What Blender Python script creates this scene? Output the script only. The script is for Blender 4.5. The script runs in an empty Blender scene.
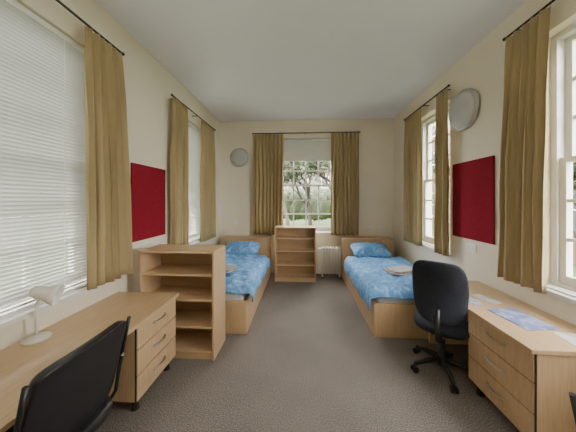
import bpy, bmesh, math, random
from mathutils import Vector, Matrix, noise
random.seed(7)
C = bpy.context.scene.collection

# ------------------------------------------------------------------ materials
def nmat(name):
    m = bpy.data.materials.new(name); m.use_nodes = True
    nt = m.node_tree
    return m, nt, nt.nodes['Principled BSDF']
def ramp(nt, fac, stops):
    r = nt.nodes.new('ShaderNodeValToRGB')
    el = r.color_ramp.elements
    while len(el) < len(stops): el.new(0.5)
    for e, (p, c) in zip(el, stops):
        e.position = p; e.color = (*c, 1)
    nt.links.new(fac, r.inputs[0]); return r
def mat(name, col, rough=0.5, metal=0.0, var=0.06, scale=8, bump=0.0, bscale=200, stretch=(1,1,1), spec=0.5):
    m, nt, b = nmat(name)
    tc = nt.nodes.new('ShaderNodeTexCoord'); mp = nt.nodes.new('ShaderNodeMapping')
    mp.inputs['Scale'].default_value = stretch
    nt.links.new(tc.outputs['Object'], mp.inputs[0])
    n = nt.nodes.new('ShaderNodeTexNoise'); n.inputs['Scale'].default_value = scale; n.inputs['Detail'].default_value = 5
    nt.links.new(mp.outputs[0], n.inputs['Vector'])
    lo = tuple(max(0, c*(1-var)) for c in col); hi = tuple(min(1, c*(1+var)) for c in col)
    r = ramp(nt, n.outputs[0], [(0.3, lo), (0.7, hi)])
    nt.links.new(r.outputs[0], b.inputs['Base Color'])
    b.inputs['Roughness'].default_value = rough; b.inputs['Metallic'].default_value = metal
    b.inputs['Specular IOR Level'].default_value = spec
    if bump > 0:
        n2 = nt.nodes.new('ShaderNodeTexNoise'); n2.inputs['Scale'].default_value = bscale
        nt.links.new(tc.outputs['Object'], n2.inputs['Vector'])
        bp = nt.nodes.new('ShaderNodeBump'); bp.inputs['Strength'].default_value = bump; bp.inputs['Distance'].default_value = 0.01
        nt.links.new(n2.outputs[0], bp.inputs['Height']); nt.links.new(bp.outputs[0], b.inputs['Normal'])
    return m
M = {}
M['wall'] = mat('wall_paint', (0.82, 0.755, 0.62), 0.8, var=0.02, scale=2, bump=0.05, bscale=120, spec=0.2)
M['ceil'] = mat('ceiling_paint', (0.91, 0.91, 0.95), 0.85, var=0.01, scale=2, spec=0.2)
M['trim'] = mat('white_gloss', (0.78, 0.78, 0.75), 0.35, var=0.02)
M['wood'] = mat('beech_laminate', (0.62, 0.43, 0.25), 0.30, var=0.10, scale=3, stretch=(30, 2, 30))
M['woodv'] = mat('beech_laminate_vertical', (0.60, 0.415, 0.24), 0.38, var=0.10, scale=3, stretch=(25, 25, 2))
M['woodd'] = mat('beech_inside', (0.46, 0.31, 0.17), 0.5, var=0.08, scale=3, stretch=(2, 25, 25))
M['curt'] = mat('khaki_curtain_fabric', (0.385, 0.30, 0.155), 0.75, var=0.12, scale=6, bump=0.1, bscale=400, stretch=(1, 1, 0.2), spec=0.25)
M['black'] = mat('black_leather', (0.012, 0.012, 0.014), 0.35, var=0.2, scale=20, bump=0.12, bscale=180)
M['fabric'] = mat('black_fabric', (0.018, 0.022, 0.035), 0.85, var=0.3, scale=80, bump=0.3, bscale=500)
M['plast'] = mat('black_plastic', (0.015, 0.015, 0.017), 0.4, var=0.1)
M['chrome'] = mat('brushed_metal', (0.6, 0.6, 0.6), 0.28, metal=1.0, var=0.05)
M['white'] = mat('white_enamel', (0.82, 0.81, 0.76), 0.35, var=0.02)
M['cream'] = mat('cream_enamel', (0.76, 0.73, 0.65), 0.35, var=0.02)
M['red'] = mat('red_felt', (0.235, 0.014, 0.026), 0.9, var=0.12, scale=60, bump=0.2, bscale=400, spec=0.1)
M['mattress'] = mat('mattress_ticking', (0.70, 0.70, 0.72), 0.9, var=0.05)
M['towel'] = mat('towel_terry', (0.46, 0.44, 0.41), 0.95, var=0.35, scale=22, bump=0.4, bscale=300)
M['grey'] = mat('grey_metal', (0.42, 0.42, 0.41), 0.4, metal=0.5, var=0.04)
M['dome'] = mat('opal_diffuser', (0.50, 0.51, 0.50), 0.3, var=0.03)
M['dark'] = mat('dark_gap', (0.03, 0.025, 0.02), 0.9, var=0.1)
M['bark'] = mat('tree_bark', (0.035, 0.028, 0.02), 0.9, var=0.3, scale=15)
M['grass'] = mat('lawn', (0.035, 0.06, 0.015), 0.95, var=0.4, scale=3)
M['leaf'] = mat('leaves', (0.035, 0.052, 0.018), 0.7, var=0.5, scale=4)
M['stone'] = mat('pale_stone', (0.10, 0.09, 0.072), 0.9, var=0.12, scale=3)
M['pane'] = mat('dark_pane', (0.05, 0.055, 0.06), 0.3, var=0.1)
# translucent slats
m, nt, b = nmat('blind_slat'); b.inputs['Roughness'].default_value = 0.5
tr = nt.nodes.new('ShaderNodeBsdfTranslucent'); tr.inputs[0].default_value = (0.60, 0.60, 0.54, 1)
nz = nt.nodes.new('ShaderNodeTexNoise'); nz.inputs['Scale'].default_value = 3
rr = ramp(nt, nz.outputs[0], [(0.3, (0.42, 0.43, 0.41)), (0.7, (0.48, 0.49, 0.465))]); nt.links.new(rr.outputs[0], b.inputs['Base Color'])
mx = nt.nodes.new('ShaderNodeMixShader'); mx.inputs[0].default_value = 0.025
nt.links.new(b.outputs[0], mx.inputs[1]); nt.links.new(tr.outputs[0], mx.inputs[2])
nt.links.new(mx.outputs[0], nt.nodes['Material Output'].inputs[0]); M['slat'] = m
# pale translucent blind cloth
m, nt, b = nmat('blind_cloth'); b.inputs['Base Color'].default_value = (0.7, 0.69, 0.64, 1)
nz = nt.nodes.new('ShaderNodeTexNoise'); nz.inputs['Scale'].default_value = 4
rr = ramp(nt, nz.outputs[0], [(0.3, (0.66, 0.65, 0.60)), (0.7, (0.72, 0.71, 0.66))]); nt.links.new(rr.outputs[0], b.inputs['Base Color'])
tr = nt.nodes.new('ShaderNodeBsdfTranslucent'); tr.inputs[0].default_value = (0.60, 0.60, 0.54, 1)
mx = nt.nodes.new('ShaderNodeMixShader'); mx.inputs[0].default_value = 0.12
nt.links.new(b.outputs[0], mx.inputs[1]); nt.links.new(tr.outputs[0], mx.inputs[2])
nt.links.new(mx.outputs[0], nt.nodes['Material Output'].inputs[0]); M['cloth'] = m
# glass
m, nt, b = nmat('window_glass')
tp = nt.nodes.new('ShaderNodeBsdfTransparent'); gl = nt.nodes.new('ShaderNodeBsdfGlossy'); gl.inputs['Roughness'].default_value = 0.02
mx = nt.nodes.new('ShaderNodeMixShader'); mx.inputs[0].default_value = 0.02
nt.links.new(tp.outputs[0], mx.inputs[1]); nt.links.new(gl.outputs[0], mx.inputs[2])
nt.links.new(mx.outputs[0], nt.nodes['Material Output'].inputs[0]); M['glass'] = m
# carpet
m, nt, b = nmat('speckled_carpet')
tc = nt.nodes.new('ShaderNodeTexCoord')
n1 = nt.nodes.new('ShaderNodeTexNoise'); n1.inputs['Scale'].default_value = 120; n1.inputs['Detail'].default_value = 3
n2 = nt.nodes.new('ShaderNodeTexNoise'); n2.inputs['Scale'].default_value = 2.2; n2.inputs['Detail'].default_value = 4
nt.links.new(tc.outputs['Object'], n1.inputs['Vector']); nt.links.new(tc.outputs['Object'], n2.inputs['Vector'])
r1 = ramp(nt, n1.outputs[0], [(0.36, (0.145, 0.124, 0.110)), (0.5, (0.235, 0.205, 0.185)), (0.64, (0.37, 0.33, 0.30))])
r2 = ramp(nt, n2.outputs[0], [(0.3, (0.84, 0.84, 0.84)), (0.7, (1, 1, 1))])
mm = nt.nodes.new('ShaderNodeMix'); mm.data_type = 'RGBA'; mm.blend_type = 'MULTIPLY'; mm.inputs[0].default_value = 1
nt.links.new(r1.outputs[0], mm.inputs[6]); nt.links.new(r2.outputs[0], mm.inputs[7]); nt.links.new(mm.outputs[2], b.inputs['Base Color'])
b.inputs['Roughness'].default_value = 0.95; b.inputs['Specular IOR Level'].default_value = 0.1
bp = nt.nodes.new('ShaderNodeBump'); bp.inputs['Strength'].default_value = 0.25; bp.inputs['Distance'].default_value = 0.004
nt.links.new(n1.outputs[0], bp.inputs['Height']); nt.links.new(bp.outputs[0], b.inputs['Normal']); M['carpet'] = m
# blue floral bedding
m, nt, b = nmat('blue_bedding')
tc = nt.nodes.new('ShaderNodeTexCoord')
n1 = nt.nodes.new('ShaderNodeTexNoise'); n1.inputs['Scale'].default_value = 9; n1.inputs['Detail'].default_value = 3; n1.inputs['Distortion'].default_value = 1.5
nt.links.new(tc.outputs['Object'], n1.inputs['Vector'])
r1 = ramp(nt, n1.outputs[0], [(0.42, (0.12, 0.32, 0.66)), (0.54, (0.17, 0.40, 0.75)), (0.66, (0.32, 0.56, 0.85))])
nt.links.new(r1.outputs[0], b.inputs['Base Color']); b.inputs['Roughness'].default_value = 0.8; M['blue'] = m
# brick
m, nt, b = nmat('stock_brick')
tc = nt.nodes.new('ShaderNodeTexCoord')
bk = nt.nodes.new('ShaderNodeTexBrick'); bk.inputs['Scale'].default_value = 4
bk.inputs['Color1'].default_value = (0.07, 0.044, 0.027, 1); bk.inputs['Color2'].default_value = (0.095, 0.06, 0.037, 1); bk.inputs['Mortar'].default_value = (0.11, 0.10, 0.085, 1)
sx = nt.nodes.new('ShaderNodeSeparateXYZ'); cx = nt.nodes.new('ShaderNodeCombineXYZ'); ad = nt.nodes.new('ShaderNodeMath')
nt.links.new(tc.outputs['Object'], sx.inputs[0]); nt.links.new(sx.outputs[0], ad.inputs[0]); nt.links.new(sx.outputs[1], ad.inputs[1])
nt.links.new(ad.outputs[0], cx.inputs[0]); nt.links.new(sx.outputs[2], cx.inputs[1]); nt.links.new(cx.outputs[0], bk.inputs['Vector'])
nt.links.new(bk.outputs[0], b.inputs['Base Color']); b.inputs['Roughness'].default_value = 0.9; M['brick'] = m
# leaflet print
def printmat(name, c1, c2, sc):
    m, nt, b = nmat(name); tc = nt.nodes.new('ShaderNodeTexCoord'); n = nt.nodes.new('ShaderNodeTexNoise'); n.inputs['Scale'].default_value = sc
    nt.links.new(tc.outputs['Object'], n.inputs['Vector'])
    r = ramp(nt, n.outputs[0], [(0.46, c1), (0.56, c2)]); nt.links.new(r.outputs[0], b.inputs['Base Color']); b.inputs['Roughness'].default_value = 0.4
    return m
M['print1'] = printmat('printed_booklet', (0.24, 0.29, 0.58), (0.46, 0.51, 0.76), 12)
M['print2'] = printmat('printed_sheet', (0.70, 0.73, 0.80), (0.85, 0.85, 0.86), 9)
M['print3'] = printmat('printed_flyer', (0.35, 0.40, 0.65), (0.75, 0.78, 0.86), 22)

# ------------------------------------------------------------------ mesh helpers
def box(bm, x0, x1, y0, y1, z0, z1, mi=0, mtx=None):
    vs = [Vector((x, y, z)) for z in (z0, z1) for y in (y0, y1) for x in (x0, x1)]
    if mtx: vs = [mtx @ v for v in vs]
    v = [bm.verts.new(p) for p in vs]
    for f in ((0, 2, 3, 1), (4, 5, 7, 6), (0, 1, 5, 4), (2, 6, 7, 3), (0, 4, 6, 2), (1, 3, 7, 5)):
        fc = bm.faces.new([v[i] for i in f]); fc.material_index = mi
def tube(bm, pts, r, mi=0, seg=10, closed_ends=True):
    pts = [Vector(p) for p in pts]; n = len(pts)
    rs = r if isinstance(r, (list, tuple)) else [r]*n
    rings = []; ref = None
    for i, p in enumerate(pts):
        d = (pts[min(i+1, n-1)] - pts[max(i-1, 0)]).normalized()
        if ref is None:
            ref = Vector((0, 0, 1)) if abs(d.z) < 0.9 else Vector((1, 0, 0))
        a = d.cross(ref).normalized(); ref = a.cross(d).normalized(); bb = ref
        rings.append([bm.verts.new(p + rs[i]*(math.cos(t)*a + math.sin(t)*bb)) for t in [2*math.pi*k/seg for k in range(seg)]])
    for i in range(n-1):
        for k in range(seg):
            f = bm.faces.new((rings[i][k], rings[i][(k+1) % seg], rings[i+1][(k+1) % seg], rings[i+1][k])); f.material_index = mi; f.smooth = True
    if closed_ends:
        f = bm.faces.new(rings[0][::-1]); f.material_index = mi
        f = bm.faces.new(rings[-1]); f.material_index = mi
def lathe(bm, prof, mtx, mi=0, seg=40):
    rings = []
    for r, z in prof:
        rings.append([bm.verts.new(mtx @ Vector((max(r, 1e-4)*math.cos(2*math.pi*k/seg), max(r, 1e-4)*math.sin(2*math.pi*k/seg), z))) for k in range(seg)])
    for i in range(len(rings)-1):
        for k in range(seg):
            f = bm.faces.new((rings[i][k], rings[i][(k+1) % seg], rings[i+1][(k+1) % seg], rings[i+1][k])); f.material_index = mi; f.smooth = True
    bm.faces.new(rings[0][::-1]).material_index = mi; bm.faces.new(rings[-1]).material_index = mi
def cushion(bm, c, s, e=0.35, mi=0, fn=None, nu=32, nv=16, mtx=None, e2=None):
    """superellipsoid pad, half sizes s"""
    e2 = e2 or e
    def sp(a, p): return math.copysign(abs(a)**p, a)
    rows = []
    for j in range(1, nv):
        ph = -math.pi/2 + math.pi*j/nv; row = []
        for i in range(nu):
            th = 2*math.pi*i/nu
            p = Vector((sp(math.cos(th), e)*sp(math.cos(ph), e2), sp(math.sin(th), e)*sp(math.cos(ph), e2), sp(math.sin(ph), e2)))
            p = Vector((p.x*s[0], p.y*s[1], p.z*s[2]))
            if fn: p = fn(p)
            p = p + Vector(c)
            if mtx: p = mtx @ p
            row.append(bm.verts.new(p))
        rows.append(row)
    for j in range(len(rows)-1):
        for i in range(nu):
            f = bm.faces.new((rows[j][i], rows[j][(i+1) % nu], rows[j+1][(i+1) % nu], rows[j+1][i])); f.material_index = mi; f.smooth = True
    for row, rev in ((rows[0], True), (rows[-1], False)):
        f = bm.faces.new(row[::-1] if rev else row); f.material_index = mi; f.smooth = True
def mk(name, bm, mats, bevel=0, loc=None, rotz=0, solid=0, recalc=True):
    if recalc: bmesh.ops.recalc_face_normals(bm, faces=bm.faces)
    me = bpy.data.meshes.new(name); bm.to_mesh(me); bm.free()
    for k in mats: me.materials.append(M[k])
    o = bpy.data.objects.new(name, me); C.objects.link(o)
    if loc: o.location = loc
    o.rotation_euler[2] = rotz
    if solid:
        md = o.modifiers.new('solid', 'SOLIDIFY'); md.thickness = solid; md.offset = 0
    if bevel:
        md = o.modifiers.new('bevel', 'BEVEL'); md.width = bevel; md.segments = 2; md.limit_method = 'ANGLE'; md.angle_limit = math.radians(50)
    return o

# ------------------------------------------------------------------ room dimensions
XL, XR, YF, YB, H = -1.86, 2.04, 5.20, -1.6, 3.46
T = 0.28
WIN = {  # name: (wall, a0, a1, z0, z1)
    'window_1': ('L', 0.45, 2.00, 0.90, 2.98),
    'window_2': ('L', 3.32, 4.35, 0.92, 2.98),
    'window_3': ('F', -0.56, 0.79, 0.92, 3.05),
    'window_4': ('R', 3.27, 4.22, 0.92, 3.04),
    'window_5': ('R', 0.45, 2.10, 0.92, 3.04)}
def wall(name, side, a0, a1):
    """wall along coordinate a, pierced by its windows"""
    bm = bmesh.new()
    ws = sorted([w for w in WIN.values() if w[0] == side], key=lambda w: w[1])
    def seg(p0, p1, z0, z1):
        if side == 'L': box(bm, XL-T, XL, p0, p1, z0, z1)
        elif side == 'R': box(bm, XR, XR+T, p0, p1, z0, z1)
        elif side == 'F': box(bm, p0, p1, YF, YF+T, z0, z1)
        else: box(bm, p0, p1, YB-T, YB, z0, z1)
    cur = a0
    for w in ws:
        seg(cur, w[1], 0, H); seg(w[1], w[2], 0, w[3]); seg(w[1], w[2], w[4], H); cur = w[2]
    seg(cur, a1, 0, H)
    mk(name, bm, ['wall'])
wall('wall_left', 'L', YB, YF); wall('wall_right', 'R', YB, YF)
wall('wall_far', 'F', XL-T, XR+T); wall('wall_back', 'B', XL-T, XR+T)
bm = bmesh.new(); box(bm, XL-T, XR+T, YB-T, YF+T, -0.12, 0); mk('floor', bm, ['carpet'])
bm = bmesh.new(); box(bm, XL-T, XR+T, YB-T, YF+T, H, H+0.15); mk('ceiling', bm, ['ceil'])
for nm, b_ in (('left', (XL, XL+0.018, YB, YF)), ('right', (XR-0.018, XR, YB, YF)), ('far', (XL+0.018, XR-0.018, YF-0.018, YF))):
    bm = bmesh.new(); box(bm, *b_, 0, 0.11); mk('baseboard_'+nm, bm, ['trim'], bevel=0.005)

def wmat(side):
    """local (u along wall, w outward depth, z) -> world"""
    if side == 'L': return Matrix(((0, -1, 0, XL), (1, 0, 0, 0), (0, 0, 1, 0), (0, 0, 0, 1)))
    if side == 'R': return Matrix(((0, 1, 0, XR), (1, 0, 0, 0), (0, 0, 1, 0), (0, 0, 0, 1)))
    return Matrix(((1, 0, 0, 0), (0, 1, 0, YF), (0, 0, 1, 0), (0, 0, 0, 1)))
for nm, (side, a0, a1, z0, z1) in WIN.items():
    mt = wmat(side); bm = bmesh.new()
    B = lambda u0, u1, w0, w1, zz0, zz1, mi=0: box(bm, u0, u1, w0, w1, zz0, zz1, mi, mt)
    # reveal lining / box frame
    B(a0, a0+0.05, 0.10, 0.22, z0, z1); B(a1-0.05, a1, 0.10, 0.22, z0, z1)
    B(a0+.05, a1-.05, 0.10, 0.22, z1-0.05, z1); B(a0+.05, a1-.05, 0.10, 0.22, z0, z0+0.04)
    zm = (z0+z1)/2
    cols = max(3, round((a1-a0)/0.36))
    for (s0, s1, w0, w1) in ((z0+0.04, zm+0.02, 0.12, 0.155), (zm-0.02, z1-0.05, 0.165, 0.20)):
        B(a0+.05, a0+.10, w0, w1, s0, s1); B(a1-.10, a1-.05, w0, w1, s0, s1)
        B(a0+.10, a1-.10, w0, w1, s0, s0+(0.07 if s0 < 1.2 else 0.04)); B(a0+.10, a1-.10, w0, w1, s1-0.04, s1)
        for k in range(1, cols):
            u = a0+.10+(a1-a0-.20)*k/cols; B(u-.015, u+.015, w0+.004, w1-.004, s0+.04, s1-.04)
        for k in range(1, 3):
            z = s0+.05+(s1-s0-.09)*k/3; B(a0+.10, a1-.10, w0+.006, w1-.006, z-.015, z+.015)
        wm = (w0+w1)/2
        vs = [bm.verts.new(mt @ Vector(q)) for q in ((a0+.10, wm, s0+.04), (a1-.10, wm, s0+.04), (a1-.10, wm, s1-.04), (a0+.10, wm, s1-.04))]
        bm.faces.new(vs).material_index = 1
    # inner sill board
    B(a0-0.06, a1+0.06, -0.05, 0.0, z0-0.03, z0); B(a0, a1, 0.0, 0.12, z0, z0+0.012)
    mk(nm, bm, ['trim', 'glass'])
    # daylight portal
    L = bpy.data.lights.new('daylight_portal', 'AREA'); L.shape = 'RECTANGLE'; L.size = a1-a0; L.size_y = z1-z0
    L.cycles.is_portal = True
    o = bpy.data.objects.new('daylight_portal', L); C.objects.link(o)
    o.location = mt @ Vector(((a0+a1)/2, 0.27, (z0+z1)/2))
    if side == 'F': o.rotation_euler = (-math.pi/2, 0, 0)
    if side == 'L': o.rotation_euler = (0, -math.pi/2, 0)
    if side == 'R': o.rotation_euler = (0, math.pi/2, 0)
    if side in 'LR': L.size, L.size_y = z1-z0, a1-a0

# ------------------------------------------------------------------ blinds
def blind(side, a0, a1, ztop, zbot, w, pitch=0.028, tilt=61):
    mt = wmat(side); bm = bmesh.new()
    box(bm, a0, a1, w-.02, w+.02, ztop-.035, ztop, 1, mt)
    n = int((ztop-.05-zbot)/pitch); t = math.radians(tilt); hw = 0.0165
    for i in range(n):
        z = ztop-.05-i*pitch
        d = Vector((0, math.cos(t), -math.sin(t)))*hw; th = Vector((0, math.sin(t), math.cos(t)))*0.0006
        c0 = Vector((a0+.005, w, z)); c1 = Vector((a1-.005, w, z))
        vs = [bm.verts.new(mt @ p) for p in (c0-d, c0+th*4, c0+d, c1-d, c1+th*4, c1+d)]
        bm.faces.new((vs[0], vs[3], vs[4], vs[1])); bm.faces.new((vs[1], vs[4], vs[5], vs[2]))
    box(bm, a0, a1, w-.014, w+.014, zbot-.02, zbot-.005, 1, mt)
    k = max(2, int((a1-a0)/0.45))
    for i in range(k):
        u = a0+(a1-a0)*(i+.5)/k
        box(bm, u-.0015, u+.0015, w-.019, w-.017, zbot, ztop-.03, 1, mt)
    return mk('venetian_blind', bm, ['slat', 'trim'], recalc=False)
blind('L', 0.46, 1.99, 2.97, 0.95, 0.045)
blind('L', 3.33, 4.34, 2.97, 0.97, 0.045)
# raised pleated blind on far window
bm = bmesh.new(); mt = wmat('F')
box(bm, -0.54, 0.77, 0.02, 0.07, 3.0, 3.04, 0, mt)
for i in range(18):
    z = 2.99-i*0.024
    box(bm, -0.53, 0.76, 0.035, 0.055, z-.022, z-.002, 0, mt)
box(bm, -0.54, 0.77, 0.03, 0.06, 2.535, 2.555, 0, mt)
mk('pleated_blind', bm, ['cloth'])

# ------------------------------------------------------------------ curtains
def curtain(side, a0, a1, ztop, zbot, w=-0.10, amp=0.040, pitch=0.09, seed=0, top=None):
    """a0..a1 is the spread at the hem, top=(t0,t1) the spread at the rail"""
    top = top or (a0, a1)
    mt = wmat(side); bm = bmesh.new(); rnd = random.Random(seed)
    W = a1-a0; nf = max(3, round(W/pitch)); nu = nf*12; nz = 26
    ph = [rnd.uniform(-.8, .8) for _ in range(nf+2)]; am = [rnd.uniform(.55, 1.15) for _ in range(nf+2)]
    rows = []
    for j in range(nz+1):
        tz = j/nz; z = ztop+(zbot-ztop)*tz; row = []
        q = tz**.7
        b0 = top[0]+(a0-top[0])*q; b1 = top[1]+(a1-top[1])*q
        for i in range(nu+1):
            s = i/nu*nf; k = int(min(s, nf-1)); f = s-k
            p = ph[k]*(1-f)+ph[k+1]*f; a = am[k]*(1-f)+am[k+1]*f
            pin = 0.5+0.5*min(1, tz*3)
            off = amp*a*pin*math.sin(2*math.pi*s+p*min(1, tz*2)*2) + 0.010*noise.noise(Vector((s*0.8, tz*4, seed)))
            u = b0+(b1-b0)*(i/nu)+0.016*noise.noise(Vector((s*.5, tz*3, seed+9)))+.008*math.sin(4*math.pi*s)*min(1, tz*3)
            zz = z + (0.012*noise.noise(Vector((s, 5, seed))) if j == nz else 0)
            row.append(bm.verts.new(mt @ Vector((u, w+off, zz))))
        rows.append(row)
    for j in range(nz):
        for i in range(nu):
            f = bm.faces.new((rows[j][i], rows[j][i+1], rows[j+1][i+1], rows[j+1][i])); f.smooth = True
    return mk('curtain', bm, ['curt'], solid=0.003)
def rail(side, a0, a1, z, w=-0.10):
    mt = wmat(side); bm = bmesh.new()
    tube(bm, [mt @ Vector((a0, w, z)), mt @ Vector((a1, w, z))], 0.010, 0)
    for a in (a0, a1): cushion(bm, mt @ Vector((a, w, z)), (.016, .016, .016), e=1, mi=0, nu=12, nv=8)
    for a in (a0+.12, (a0+a1)/2, a1-.12):
        tube(bm, [mt @ Vector((a, w, z)), mt @ Vector((a, 0, z+.0))], 0.007, 0)
    mk('curtain_rail', bm, ['dark'])
curtain('L', 1.80, 2.30, 3.08, 0.90, seed=1, top=(1.78, 2.16)); rail('L', 0.2, 2.18, 3.095)
curtain('L', 3.07, 3.47, 3.07, 0.90, seed=2); curtain('L', 3.97, 4.63, 3.07, 0.90, seed=3, top=(4.0, 4.55)); rail('L', 3.05, 4.62, 3.085)
curtain('F', -1.07, -0.39, 3.12, 0.88, seed=4); curtain('F', 0.66, 1.26, 3.12, 0.88, seed=5); rail('F', -1.08, 1.28, 3.135)
curtain('R', 3.85, 4.42, 3.14, 0.90, seed=6); curtain('R', 3.16, 3.42, 3.14, 0.90, seed=7); rail('R', 3.14, 4.44, 3.155)
curtain('R', 1.95, 2.36, 3.17, 0.90, seed=8, top=(1.90, 2.29)); rail('R', 0.2, 2.31, 3.185)

# ------------------------------------------------------------------ pin boards, wall lights, sockets
def board(side, a0, a1, z0, z1):
    mt = wmat(side); bm = bmesh.new()
    box(bm, a0+.008, a1-.008, -.016, -.001, z0+.008, z1-.008, 0, mt)
    for q in ((a0, a1, z0, z0+.012), (a0, a1, z1-.012, z1)): box(bm, q[0], q[1], -.02, -.001, q[2], q[3], 1, mt)
    for q in ((a0, a0+.012), (a1-.012, a1)): box(bm, q[0], q[1], -.02, -.001, z0+.012, z1-.012, 1, mt)
    mk('pin_board', bm, ['red', 'red'])
board('L', 2.41, 3.03, 1.185, 2.06); board('R', 2.54, 3.19, 1.18, 2.12)
def wall_light(loc, rot, r):
    bm = bmesh.new(); mt = Matrix.Translation(loc) @ rot
    lathe(bm, [(r*.9, 0), (r*.98, .01), (r, .03), (r*.98, .05), (r*.90, .062), (r*.86, .058)], mt, 0)
    lathe(bm, [(r*.88, .055)]+[(r*.86*math.cos(a), .055+.075*math.sin(a)) for a in [math.radians(d) for d in range(5, 90, 7)]], mt, 1)
    mk('wall_light', bm, ['grey', 'dome'])
wall_light((XR, 2.97, 2.76), Matrix.Rotation(-math.pi/2, 4, 'Y'), 0.25)
wall_light((-1.40, YF, 2.62), Matrix.Rotation(math.pi/2, 4, 'X'), 0.215)
def socket(side, a, z, w=.15, h=.088, n=2):
    mt = wmat(side); bm = bmesh.new()
    box(bm, a-w/2, a+w/2, -.012, 0, z-h/2, z+h/2, 0, mt)
    for i in range(n):
        u = a+(i-(n-1)/2)*w/n
        box(bm, u-.010, u+.010, -.016, -.012, z+.015, z+.035, 0, mt)
        for du, dz in ((0, .004), (-.012, -.02), (.012, -.02)):
            box(bm, u+du-.004, u+du+.004, -.0125, -.0115, z+dz-.004, z+dz+.004, 1, mt)
    mk('power_socket', bm, ['white', 'dark'], bevel=.002)
socket('R', 2.87, 1.08); socket('F', 1.52, 1.02); socket('F', 1.75, 1.02); socket('F', -1.50, 1.12, w=.088, n=1)
socket('L', 2.62, 1.0)

# ------------------------------------------------------------------ bookcases
def bookcase(x0, x1, y0, y1, h):
    bm = bmesh.new(); t = .022
    box(bm, x0, x0+t, y0, y1, 0, h-t, 1); box(bm, x1-t, x1, y0, y1, 0, h-t, 1)
    box(bm, x0, x1, y0-.004, y1, h-t, h, 0)
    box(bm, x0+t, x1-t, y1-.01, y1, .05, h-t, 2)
    box(bm, x0+t, x1-t, y0+.02, y0+.035, 0, .06, 0)
    for z in (.06, .32, .60, .86): box(bm, x0+t, x1-t, y0+.008, y1-.01, z, z+t, 0)
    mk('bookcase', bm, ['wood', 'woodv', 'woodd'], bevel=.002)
bookcase(-1.69, -0.89, 2.31, 2.67, 1.12)
bookcase(-0.53, 0.30, 4.62, 4.92, 1.10)

# ------------------------------------------------------------------ beds
def bed(x0, x1, y0, y1, side):
    bm = bmesh.new(); h = .40; t = .022
    box(bm, x0, x0+t, y0, y1, 0.0, h, 0); box(bm, x1-t, x1, y0, y1, 0.0, h, 0)
    box(bm, x0+t, x1-t, y0, y0+t, 0.0, h, 1)
    box(bm, x0+t, x1-t, y0+t, y1, .28, .30, 0)
    # box headboard with shelf
    box(bm, x0, x1, y1, y1+t, 0, .82, 1); box(bm, x0, x0+t, y1+t, y1+.27, 0, .82, 1); box(bm, x1-t, x1, y1+t, y1+.27, 0, .82, 1)
    box(bm, x0, x1, y1-.005, y1+.28, .82, .845, 1)
    cushion(bm, ((x0+x1)/2, (y0+y1)/2+.01, .41), ((x1-x0)/2-.03, (y1-y0)/2-.04, .115), e=.14, mi=2, nu=48, nv=14, e2=.35)
    mk('bed', bm, ['wood', 'woodv', 'mattress'], bevel=0)
def duvet(x0, x1, y0, y1, ztop, dl, dr, df, seed):
    bm = bmesh.new(); W = x1-x0; Ly = y1-y0; st = .02
    ns = int((W+dl+dr)/st); ntt = int((Ly+df)/st); rows = []
    for j in range(ntt+1):
        t = -df+(Ly+df)*j/ntt; row = []
        for i in range(ns+1):
            s = -dl+(W+dl+dr)*i/ns
            ex = -s if s < 0 else max(0, s-W); sg = -1 if s < 0 else 1; ey = max(0, -t)
            sc, tc_ = min(max(s, 0), W), max(t, 0)
            fold = 0.5+0.5*math.sin(tc_*13+seed+2*noise.noise(Vector((tc_*3, seed, 0))))
            fo2 = 0.5+0.5*math.sin(sc*15+seed)
            r = .045
            ox = sg*(r*(1-math.exp(-ex/r))+.02*fold*min(1, ex/.08)); oy = -(r*(1-math.exp(-ey/r))+.02*fo2*min(1, ey/.08))
            e = math.hypot(ex, ey)
            dz = max(0, e-.02*(1-math.exp(-e/.02)))
            edge = min(sc, W-sc, tc_ if df else 1, .09)/.09
            P = Vector((sc*2.6, tc_*2.6, seed*3.1))
            wr = .055*noise.noise(P)+.034*noise.noise(P*2.7)+.024*abs(noise.noise(P*5))
            z = ztop + wr*(0.45+.55*edge) - .03*(1-edge)**2 - dz
            row.append(bm.verts.new((x0+sc+ox, y0+tc_+oy+0.01*noise.noise(P*2), z)))
        rows.append(row)
    for j in range(ntt):
        for i in range(ns):
            f = bm.faces.new((rows[j][i], rows[j][i+1], rows[j+1][i+1], rows[j+1][i])); f.smooth = True
    mk('duvet', bm, ['blue'], solid=.018)
def pillow(c, s, tilt=0, rz=0, seed=0):
    bm = bmesh.new()
    def fn(p):
        u, v = p.x/s[0], p.y/s[1]
        k = 1-.75*max(abs(u)**3, abs(v)**3)
        q = Vector((p.x*(1-.05*(1-v*v)), p.y*(1-.07*(1-u*u)), p.z*max(k, .12)*1.15))
        q.z += .012*noise.noise(Vector((u*2.5, v*2.5, seed)))
        return q
    cushion(bm, (0, 0, 0), s, e=.3, fn=fn, nu=64, nv=28, e2=.6)
    o = mk('pillow', bm, ['blue'], loc=c); o.rotation_euler = (math.radians(tilt), 0, rz)
bed(-1.70, -0.67, 2.80, 4.87, 1); bed(0.88, 1.92, 2.82, 4.87, -1)
duvet(-1.68, -0.66, 2.86, 4.40, .578, .05, .16, .08, 1.3)
duvet(0.87, 1.90, 2.86, 4.40, .578, .22, .05, .10, 4.2)
pillow((-1.20, 4.60, .66), (.37, .23, .11), tilt=18, seed=1)
pillow((1.36, 4.60, .66), (.37, .23, .11), tilt=18, seed=2)
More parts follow.
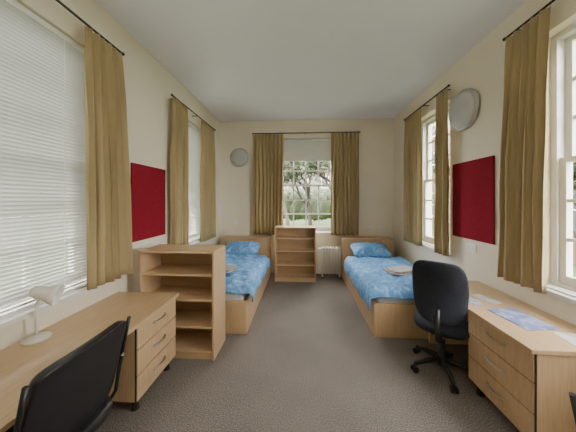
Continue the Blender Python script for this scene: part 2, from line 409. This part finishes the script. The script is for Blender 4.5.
def towel(c, rz):
    bm = bmesh.new()
    def tf(p): return Vector((p.x, p.y, p.z + .012*noise.noise(Vector((p.x*9, p.y*9, c[0])))))
    cushion(bm, (0, 0, .016), (.23, .15, .016), e=.3, fn=tf, nu=48, nv=10, e2=.7)
    cushion(bm, (.01, .005, .042), (.21, .13, .014), e=.3, fn=tf, nu=48, nv=10, e2=.7)
    mk('folded_towel', bm, ['towel'], loc=c, rotz=rz)
towel((1.45, 3.42, .605), .3); towel((-1.20, 3.35, .61), -.2)

# ------------------------------------------------------------------ desks
def desk(xf, xb, y0, y1, p0, p1):
    s = 1 if xb > xf else -1     # direction front->back
    bm = bmesh.new(); zt = .72
    def B(a, b, *r): box(bm, min(a, b), max(a, b), *r)
    B(xf, xb, y0, y1, zt-.028, zt, 0)
    xp = xf+s*.03; zb = .10
    B(xp+s*.02, xb-s*.05, p0, p1, zb, zt-.028, 1)                # pedestal carcass
    for fx in (xp+s*.06, xb-s*.12):
        for fy in (p0+.06, p1-.06):
            tube(bm, [(fx, fy, zb), (fx, fy, .05), (fx, fy, 0)], [.018, .022, .03], 3, 14)
    hh = (zt-.028-zb-.012)/3
    B(xp+s*.008, xp+s*.02, p0, p1, zb, zt-.028, 4)
    for i in range(3):
        z0 = zb+.004+i*(hh+.004)
        B(xp, xp+s*.016, p0+.004, p1-.004, z0, z0+hh-.004, 1)
        zc = z0+hh*.58; yc = (p0+p1)/2
        pts = [(xp, yc-.085, zc)] + [(xp-s*(.026*math.sin(math.pi*k/8)**.6 if 0 < k < 8 else 0), yc-.085+.17*k/8, zc) for k in range(1, 8)] + [(xp, yc+.085, zc)]
        tube(bm, pts, .007, 2, 8)
    for ya in (y0+.01, y1-.035):
        if not (p0-.05 < ya < p1+.01): B(xf+s*.05, xb-s*.05, ya, ya+.025, 0, zt-.028, 1)
    B(xb-s*.08, xb-s*.06, y0+.03, y1-.03, .35, zt-.028, 1)
    mk('desk', bm, ['wood', 'woodv', 'chrome', 'dark', 'dark'], bevel=.002)
desk(-1.22, -1.855, 0.45, 2.24, 1.69, 2.235)
desk(1.43, 2.03, 1.51, 2.77, 1.53, 2.10)

# ------------------------------------------------------------------ chairs
def star_base(bm, a0):
    for k in range(5):
        a = math.radians(a0+72*k); d = Vector((math.cos(a), math.sin(a), 0))
        tube(bm, [d*.03+Vector((0, 0, .115)), d*.15+Vector((0, 0, .105)), d*.27+Vector((0, 0, .078))], [.026, .022, .015], 1, 10)
        c = d*.27; tube(bm, [c+Vector((0, 0, .085)), c+Vector((0, 0, .03))], .008, 1, 8)
        n = Vector((-d.y, d.x, 0))
        for sgn in (-1, 1):
            tube(bm, [c+n*sgn*.008+Vector((0, 0, .028)), c+n*sgn*.026+Vector((0, 0, .028))], .028, 1, 16)
    tube(bm, [(0, 0, .09), (0, 0, .14), (0, 0, .14), (0, 0, .30)], [.04, .04, .03, .03], 1, 16)
    tube(bm, [(0, 0, .29), (0, 0, .41)], .017, 2, 12)
    box(bm, -.07, .07, -.12, .10, .385, .425, 1)
    tube(bm, [(.06, 0, .405), (.17, .03, .40), (.21, .035, .39)], .006, 1, 8)
def office_chair(loc, rz, a0):
    bm = bmesh.new(); star_base(bm, a0)
    def sf(p):
        p.z += .03*(p.x/.23)**2*.6 - (.035*max(0, p.y/.23)**3)
        return p
    cushion(bm, (0, .0, .455), (.225, .22, .042), e=.55, fn=sf, nu=40, nv=14, e2=.6)
    def bf(p):
        h = p.z/.28
        w = 1 - .10*max(0, h)**2 - .20*max(0, -h)**2
        x = p.x*w
        y = p.y + .9*x*x*1.0 + .045*math.cos(h*2.2) - .10*h*.55
        return Vector((x, y, p.z))
    cushion(bm, (0, -.275, .84), (.215, .032, .285), e=.9, fn=bf, nu=40, nv=24, e2=.42)
    tube(bm, [(0, -.08, .395), (0, -.22, .395), (0, -.29, .43), (0, -.325, .52), (0, -.30, .70)], [.022, .022, .022, .02, .02], 1, 10)
    mk('office_chair', bm, ['fabric', 'plast', 'chrome'], loc=loc, rotz=rz)
office_chair((1.36, 2.31, 0), math.radians(-36), 7)
def leather_chair(loc, rz):
    bm = bmesh.new(); star_base(bm, 20)
    cushion(bm, (0, .0, .46), (.25, .24, .045), e=.4, nu=40, nv=14, e2=.5)
    def bf(p):
        h = p.z/.23
        return Vector((p.x*(1-.03*h), p.y + .35*p.x*p.x - .06*h + (.012 if p.y > 0 else 0)*math.cos(h*6), p.z))
    cushion(bm, (0, -.235, .725), (.245, .024, .235), e=.3, fn=bf, nu=48, nv=24, e2=.22)
    for sx in (-1, 1):
        x = sx*.262
        tube(bm, [(x, -.275, .945), (x, -.255, .85), (x, -.225, .70), (x, -.205, .60), (x, -.19, .50), (x*.95, -.15, .425), (x*.5, -.05, .41)], .010, 1, 10)
        tube(bm, [(x, -.235, .72), (x*1.08, -.17, .66), (x*1.1, .05, .655), (x*1.1, .12, .63), (x*1.05, .13, .45), (x*.6, .1, .415)], .010, 2, 10)
    mk('leather_chair', bm, ['black', 'plast', 'chrome'], loc=loc, rotz=rz)
leather_chair((-1.31, 1.07, 0), math.radians(90))
leather_chair((1.26, 0.63, 0), math.radians(-90))

# ------------------------------------------------------------------ desk lamp
bm = bmesh.new()
lathe(bm, [(.085, 0), (.088, .006), (.082, .014), (.05, .022), (.018, .03), (.012, .035)], Matrix.Identity(4), 0, 32)
tube(bm, [(0, 0, .03), (0, 0, .16), (0.0, .0, .24), (.01, .005, .29), (.03, .015, .325)], .011, 0, 10)
mt = Matrix.Translation((-.02, .0, .345)) @ Matrix.Rotation(math.radians(25), 4, 'Z') @ Matrix.Rotation(math.radians(108), 4, 'Y')
lathe(bm, [(.018, -.02), (.036, -.01), (.046, .02), (.048, .06), (.062, .11), (.080, .155), (.077, .156), (.058, .11), (.044, .06), (.03, .03)], mt, 0, 28)
lathe(bm, [(.012, .03), (.022, .07), (.028, .10), (.018, .125), (.004, .132)], mt, 1, 20)
o = mk('desk_lamp', bm, ['cream', 'dome'], loc=(-1.765, 1.44, .72), rotz=0); o.scale = (.85, .85, .92)

# ------------------------------------------------------------------ leaflets
def sheet(name, c, sx, sy, rz, mk_, n=1):
    bm = bmesh.new()
    for i in range(n): box(bm, -sx/2+.004*i, sx/2+.003*i, -sy/2, sy/2, .0006+.0016*i, .002+.0016*i, 0)
    mk(name, bm, [mk_], loc=c, rotz=rz)
sheet('booklet', (1.71, 1.90, .72), .24, .32, .10, 'print1', 3)
sheet('leaflet', (1.57, 2.20, .72), .11, .16, -.3, 'print3', 1)
sheet('leaflet', (1.86, 1.62, .72), .21, .18, -.15, 'print2', 1)
sheet('leaflet', (1.74, 2.26, .72), .10, .21, .3, 'print2', 1)

# ------------------------------------------------------------------ column radiator
bm = bmesh.new(); n = 7; x0, x1 = .42, .84
for i in range(n):
    x = x0+(x1-x0)*(i+.5)/n
    cushion(bm, (x, 4.93, .37), (.014, .075, .29), e=.5, nu=16, nv=14, e2=.3)
tube(bm, [(x0, 4.93, .62), (x1, 4.93, .62)], .014, 0); tube(bm, [(x0, 4.93, .14), (x1, 4.93, .14)], .014, 0)
box(bm, x0-.05, x0, 4.86, 5.0, .1, .62, 0)
for x in (x0+.03, x1-.03):
    box(bm, x-.01, x+.01, 4.84, 5.02, .03, .10, 0)
    for y in (4.85, 5.01): tube(bm, [(x-.012, y, .022), (x+.012, y, .022)], .022, 1)
mk('oil_radiator', bm, ['white', 'plast'])

# ------------------------------------------------------------------ unseen fill lamp added behind the viewpoint, in an invented ceiling fitting
bm = bmesh.new()
lathe(bm, [(.20, 0), (.20, -.03), (.19, -.035)], Matrix.Translation((0.1, -.7, H)), 0)
lathe(bm, [(.185, -.03), (.18, -.06), (.14, -.09), (.07, -.105), (.005, -.11)], Matrix.Translation((0.1, -.7, H)), 1)
mk('fill_fitting', bm, ['white', 'dome'])
L = bpy.data.lights.new('fill_lamp', 'POINT'); L.energy = 30; L.color = (1, .9, .76); L.shadow_soft_size = .15
o = bpy.data.objects.new('fill_lamp', L); C.objects.link(o); o.location = (0.1, -.7, H-.30)

# ------------------------------------------------------------------ outside
bm = bmesh.new(); box(bm, -40, 40, -30, 60, -1.0, -0.8); mk('garden_lawn', bm, ['grass'])
def building(name, x0, x1, y0, y1, h, face, m0):
    bm = bmesh.new(); box(bm, x0, x1, y0, y1, -.8, h, 0)
    L = (y1-y0) if face in 'XW' else (x1-x0); n = int(L/2.6)
    for r in range(int(h/3)):
        for k in range(n):
            c = (k+.5)*L/n; z = .4+r*3
            if face == 'X':   # faces -X
                box(bm, x0-.03, x0+.01, y0+c-.55, y0+c+.55, z, z+1.8, 1); box(bm, x0-.04, x0+.01, y0+c-.48, y0+c+.48, z+.07, z+1.73, 2)
                box(bm, x0-.06, x0, y0+c-.03, y0+c+.03, z, z+1.8, 1); box(bm, x0-.06, x0, y0+c-.5, y0+c+.5, z+.87, z+.93, 1)
            else:
                box(bm, x0+c-.55, x0+c+.55, y0-.03, y0+.01, z, z+1.8, 1); box(bm, x0+c-.48, x0+c+.48, y0-.04, y0, z+.07, z+1.73, 2)
    mk(name, bm, [m0, 'trim', 'pane'])
building('brick_building', 10.0, 13, 8.0, 30, 9, 'X', 'brick')
building('stone_building', -7, 8, 34, 38, 14, 'Y', 'stone')
def tree(loc, h, seed, leaves=1500, ls=1.0):
    rnd = random.Random(seed); bm = bmesh.new(); tips = []
    def br(p, d, l, r, dep):
        pts = [p]; q = p.copy(); dd = d.copy()
        for k in range(4):
            dd = (dd+Vector((rnd.uniform(-.2, .2), rnd.uniform(-.2, .2), rnd.uniform(-.05, .15)))).normalized(); q = q+dd*l/4; pts.append(q.copy())
        tube(bm, pts, [r*(1-.13*k) for k in range(5)], 0, 6)
        if dep == 0: tips.append(q); return
        for k in range(4 if dep > 1 else 5):
            a = rnd.uniform(0, 6.28); nd = (dd*.7+Vector((math.cos(a), math.sin(a), rnd.uniform(-.1, .5)))*.8).normalized()
            br(pts[rnd.choice([2, 3, 4])], nd, l*rnd.uniform(.55, .75), r*.5, dep-1)
    br(Vector((0, 0, 0)), Vector((0, 0, 1)), h*.42, h*.022, 3)
    for k in range(leaves):
        t = rnd.choice(tips)+Vector((rnd.gauss(0, .3), rnd.gauss(0, .3), rnd.gauss(0, .3))); s = rnd.uniform(.04, .08)*ls
        a = Vector((rnd.gauss(0, 1), rnd.gauss(0, 1), rnd.gauss(0, 1))).normalized(); b2 = a.orthogonal().normalized()
        vs = [bm.verts.new(t+a*s), bm.verts.new(t+b2*s*.6), bm.verts.new(t-a*s), bm.verts.new(t-b2*s*.6)]
        bm.faces.new(vs).material_index = 1
    mk('garden_tree', bm, ['bark', 'leaf'], loc=loc)
tree((-0.6, 12, -.79), 7, 3, 4000); tree((2.2, 15, -.79), 8, 5, 6000, 1.3); tree((5.6, 4.2, -.79), 7, 8, 9000, 1.2); tree((-2.5, 16, -.79), 8, 11, 7000, 1.3)
tree((0.8, 18, -.79), 9, 21, 8000, 1.6); tree((5.2, 2.4, -.79), 7, 9, 9000, 1.2); tree((7.4, 5.6, -.79), 8, 14, 8000, 1.5)
bm = bmesh.new()
for k in range(50):
    c = Vector((-8+14*k/49+random.uniform(-.2, .2), 21+random.uniform(-.6, .6), .9+random.uniform(0, .5)))
    cushion(bm, c, (.8, .7, 1.2), e=1, fn=lambda p: p*(1+.35*noise.noise(p*4)), nu=16, nv=10)
mk('garden_hedge', bm, ['leaf'])

# ------------------------------------------------------------------ light
w = bpy.data.worlds.new('sky'); bpy.context.scene.world = w; w.use_nodes = True
bg = w.node_tree.nodes['Background']; bg.inputs[0].default_value = (1.0, 0.985, 0.95, 1); bg.inputs[1].default_value = 27.0
S = bpy.data.lights.new('sun', 'SUN'); S.energy = 10; S.angle = math.radians(3); S.color = (1, .93, .82)
o = bpy.data.objects.new('sun', S); C.objects.link(o); o.rotation_euler = (math.radians(50), 0, math.radians(-12))

# ------------------------------------------------------------------ camera
cd = bpy.data.cameras.new('camera'); cam = bpy.data.objects.new('camera', cd); C.objects.link(cam)
cam.location = (0, 0, 1.65); cam.rotation_euler = (math.pi/2, 0, math.radians(3.235))
cd.lens = 14.375; cd.sensor_width = 36; cd.shift_y = -16/576; cd.clip_start = .02
bpy.context.scene.camera = cam
